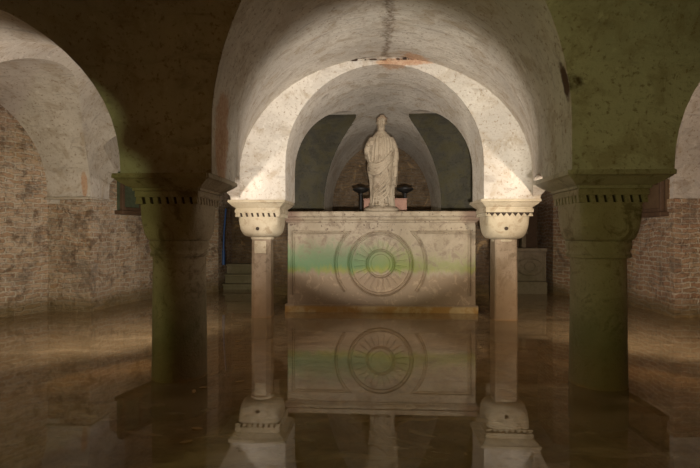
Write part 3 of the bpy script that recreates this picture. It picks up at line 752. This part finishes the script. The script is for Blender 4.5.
# ------------------------------------------------------------------ things behind the altar, against the back wall
p0 = at(364, 212, 8.0); p1 = at(406.5, 197, 8.0)
t = thing('marble_block', 'low pinkish marble block standing on the altar behind the statue', 'stone block', ((p0.x + p1.x) / 2, 8.0, 1.545))
hw = (p1.x - p0.x) / 2
bm = bmesh.new(); box(bm, -hw, hw, -0.10, 0.12, 0.0, 0.235, 0.008); obj('slab', bm, M['pink'], t)
bm = bmesh.new(); box(bm, -hw - 0.01, hw + 0.01, -0.11, 0.13, 0.235, 0.255, 0.004); obj('top_moulding', bm, M['pink'], t)
for (pxa, pxb, pyt, nm, lab) in ((358, 364, 190, 'candle_stand', 'black iron stand with a flat tray behind the statue, left of the pink block'), (402, 408, 190, 'candle_stand', 'black iron stand with a flat tray behind the statue, right of the pink block')):
    xa = at((pxa + pxb) / 2, 212, 8.35).x; ztop = at(360, pyt, 8.35).z
    t = thing(nm, lab, 'stand', (xa, 8.35, -0.3), group='black iron stands behind the altar')
    bm = bmesh.new(); lathe(bm, [(0.12, 0.0), (0.12, 0.02), (0.03, 0.05), (0.03, ztop + 0.3 - 0.03)], 16); obj('post', bm, M['black'], t, 40)
    bm = bmesh.new(); lathe(bm, [(0.04, ztop + 0.24), (0.12, ztop + 0.28), (0.15, ztop + 0.30), (0.15, ztop + 0.325), (0.10, ztop + 0.335), (0.04, ztop + 0.36)], 24); obj('tray', bm, M['black'], t, 40)

# stone bench, far left
t = thing('stone_bench', 'dark stepped stone bench along the far wall, left of the altar', 'bench', (-2.66, 10.2, -0.3))
for (y0, z0, z1) in ((-0.28, 0.0, 0.42), (-0.16, 0.42, 0.62), (-0.05, 0.62, 0.84)):
    bm = bmesh.new(); box(bm, -0.64, 0.58, y0, 0.36, z0, z1 - 0.045, 0.01); s_ = obj('riser', bm, M['dark_stone'], t)
    bm = bmesh.new(); box(bm, -0.65, 0.59, y0 - 0.03, 0.36, z1 - 0.045, z1, 0.012); obj('tread', bm, M['dark_stone'], t)
# blue upright pipe on the far left wall
pb = at(223.5, 230, 9.85)
bm = bmesh.new(); tube(bm, [(pb.x, 9.85, 0.84), (pb.x + .0, 9.88, 1.2), (pb.x + .02, 9.95, 1.75)], 0.020, 12); tube(bm, [(pb.x, 9.85, 0.54), (pb.x, 9.85, 0.85)], 0.036, 12)
tag(obj('blue_pipe', bm, M['blue'], None, 40), 'upright blue pipe on the stone bench by the far left wall', 'pipe')
# side altar, far right
sx0, sx1 = at(513, 260, 9.62).x, at(553, 260, 9.62).x - 0.12
sc = (sx0 + sx1) / 2; sw = (sx1 - sx0) / 2
t = thing('side_altar', 'small dark stone side altar with worn carved front, far right', 'altar', (sc, 9.62, -0.3))
bm = bmesh.new(); box(bm, -sw - 0.42, sw - 0.02, -0.10, 0.9, 0.0, 0.545, 0.02); obj('step', bm, M['dark_stone'], t)
bm = bmesh.new(); box(bm, -sw, sw - 0.01, 0, 0.6, 0.545, 1.14, 0.012); obj('body', bm, M['dark_stone'], t)
bm = bmesh.new(); box(bm, -sw - 0.03, sw, -0.035, 0.64, 1.14, 1.215, 0.012); obj('top_slab', bm, M['dark_stone'], t)
bm = bmesh.new()
tube(bm, [(0.26 * math.cos(a * PI / 12), -0.005, 0.84 + 0.17 * math.sin(a * PI / 12)) for a in range(25)], 0.018, 8)
tube(bm, [(0.11 * math.cos(a * PI / 8), -0.005, 0.84 + 0.10 * math.sin(a * PI / 8)) for a in range(17)], 0.014, 8)
for s in (-1, 1): tube(bm, [(s * (sw - 0.07), 0.0, 0.60), (s * (sw - 0.07), 0.0, 1.10)], 0.018, 8)
obj('carved_relief', bm, M['dark_stone'], t, 50)
bm = bmesh.new(); box(bm, -0.07, 0.02, 0.30, 0.45, 1.215, 1.50, 0.01); box(bm, -0.10, 0.05, 0.27, 0.48, 1.50, 1.56, 0.01); obj('pilaster', bm, M['dark_stone'], t)
bm = bmesh.new(); box(bm, -sw, sw - 0.02, 0.55, 0.64, 1.215, 2.0, 0.01); obj('niche_shade_panel', bm, M['wood'], t)  # dark board put in for the shade of the niche above the side altar

# ------------------------------------------------------------------ floodlight fittings
for i, (p, tg, fit) in enumerate(LAMPS):
    d = (tg - p).normalized()
    t = thing('floodlight', 'small black floodlight ' + fit, 'lamp', p - d * 0.09, group='floodlights')
    R = d.to_track_quat('Y', 'Z').to_matrix()
    def F(name, bm, mat):
        for v in bm.verts: v.co = R @ v.co
        return obj(name, bm, mat, t)
    bm = bmesh.new(); box(bm, -0.06, 0.06, -0.06, 0.015, -0.045, 0.045, 0.008); F('housing', bm, M['black'])
    bm = bmesh.new(); box(bm, -0.05, 0.05, 0.014, 0.022, -0.036, 0.036); F('lens', bm, M['lens'])
    bm = bmesh.new(); base = t.location
    if 3 < p.y < 5:
        cx = XR if p.x > 0 else XL
        q = Vector((cx, 3.92, p.z)) ; e = (Vector((p.x, p.y, p.z)) - q); e.z = 0; q = q + e.normalized() * 0.215
        tube(bm, [Vector((0, 0, 0)), Vector((0, 0, -0.06)), q - base + Vector((0, 0, -0.06))], 0.012, 8)
    else:
        tube(bm, [Vector((0, 0, 0)), Vector((0, 0, -0.1)), Vector((0, 0, -0.3 - base.z))], 0.014, 8)
        lathe(bm, [(0.14, -0.3 - base.z), (0.14, -0.27 - base.z), (0.03, -0.25 - base.z)], 16)
    obj('bracket', bm, M['black'], t)

# a few dead leaves and scraps floating on the water
for px, py in ((194, 395), (203, 391), (197, 433), (186, 447), (240, 384), (238, 343)):
    Y = 1.2 * 466.7 / (py - 234); P_ = at(px, py, Y); a = random.random() * 6
    bm = bmesh.new(); n = 10; r = 0.018 + 0.008 * random.random()
    vs = [bm.verts.new((r * (1.6 + .25 * math.sin(3 * k)) * math.cos(2*PI*k/n), r * math.sin(2*PI*k/n) * .8, 0.004 + 0.003 * math.cos(2 * PI * k / n))) for k in range(n)]
    f = bm.faces.new(vs); g = bmesh.ops.extrude_face_region(bm, geom=[f]); bmesh.ops.translate(bm, verts=[v for v in g['geom'] if isinstance(v, bmesh.types.BMVert)], vec=(0, 0, 0.002))
    lf = obj('dead_leaf', bm, M['leaf']); lf.location = (P_.x, P_.y, 0.0); lf.rotation_euler = (0, 0, a)
    tag(lf, 'tiny brown dead leaf floating on the water', 'leaf', 'dead leaves floating on the water')
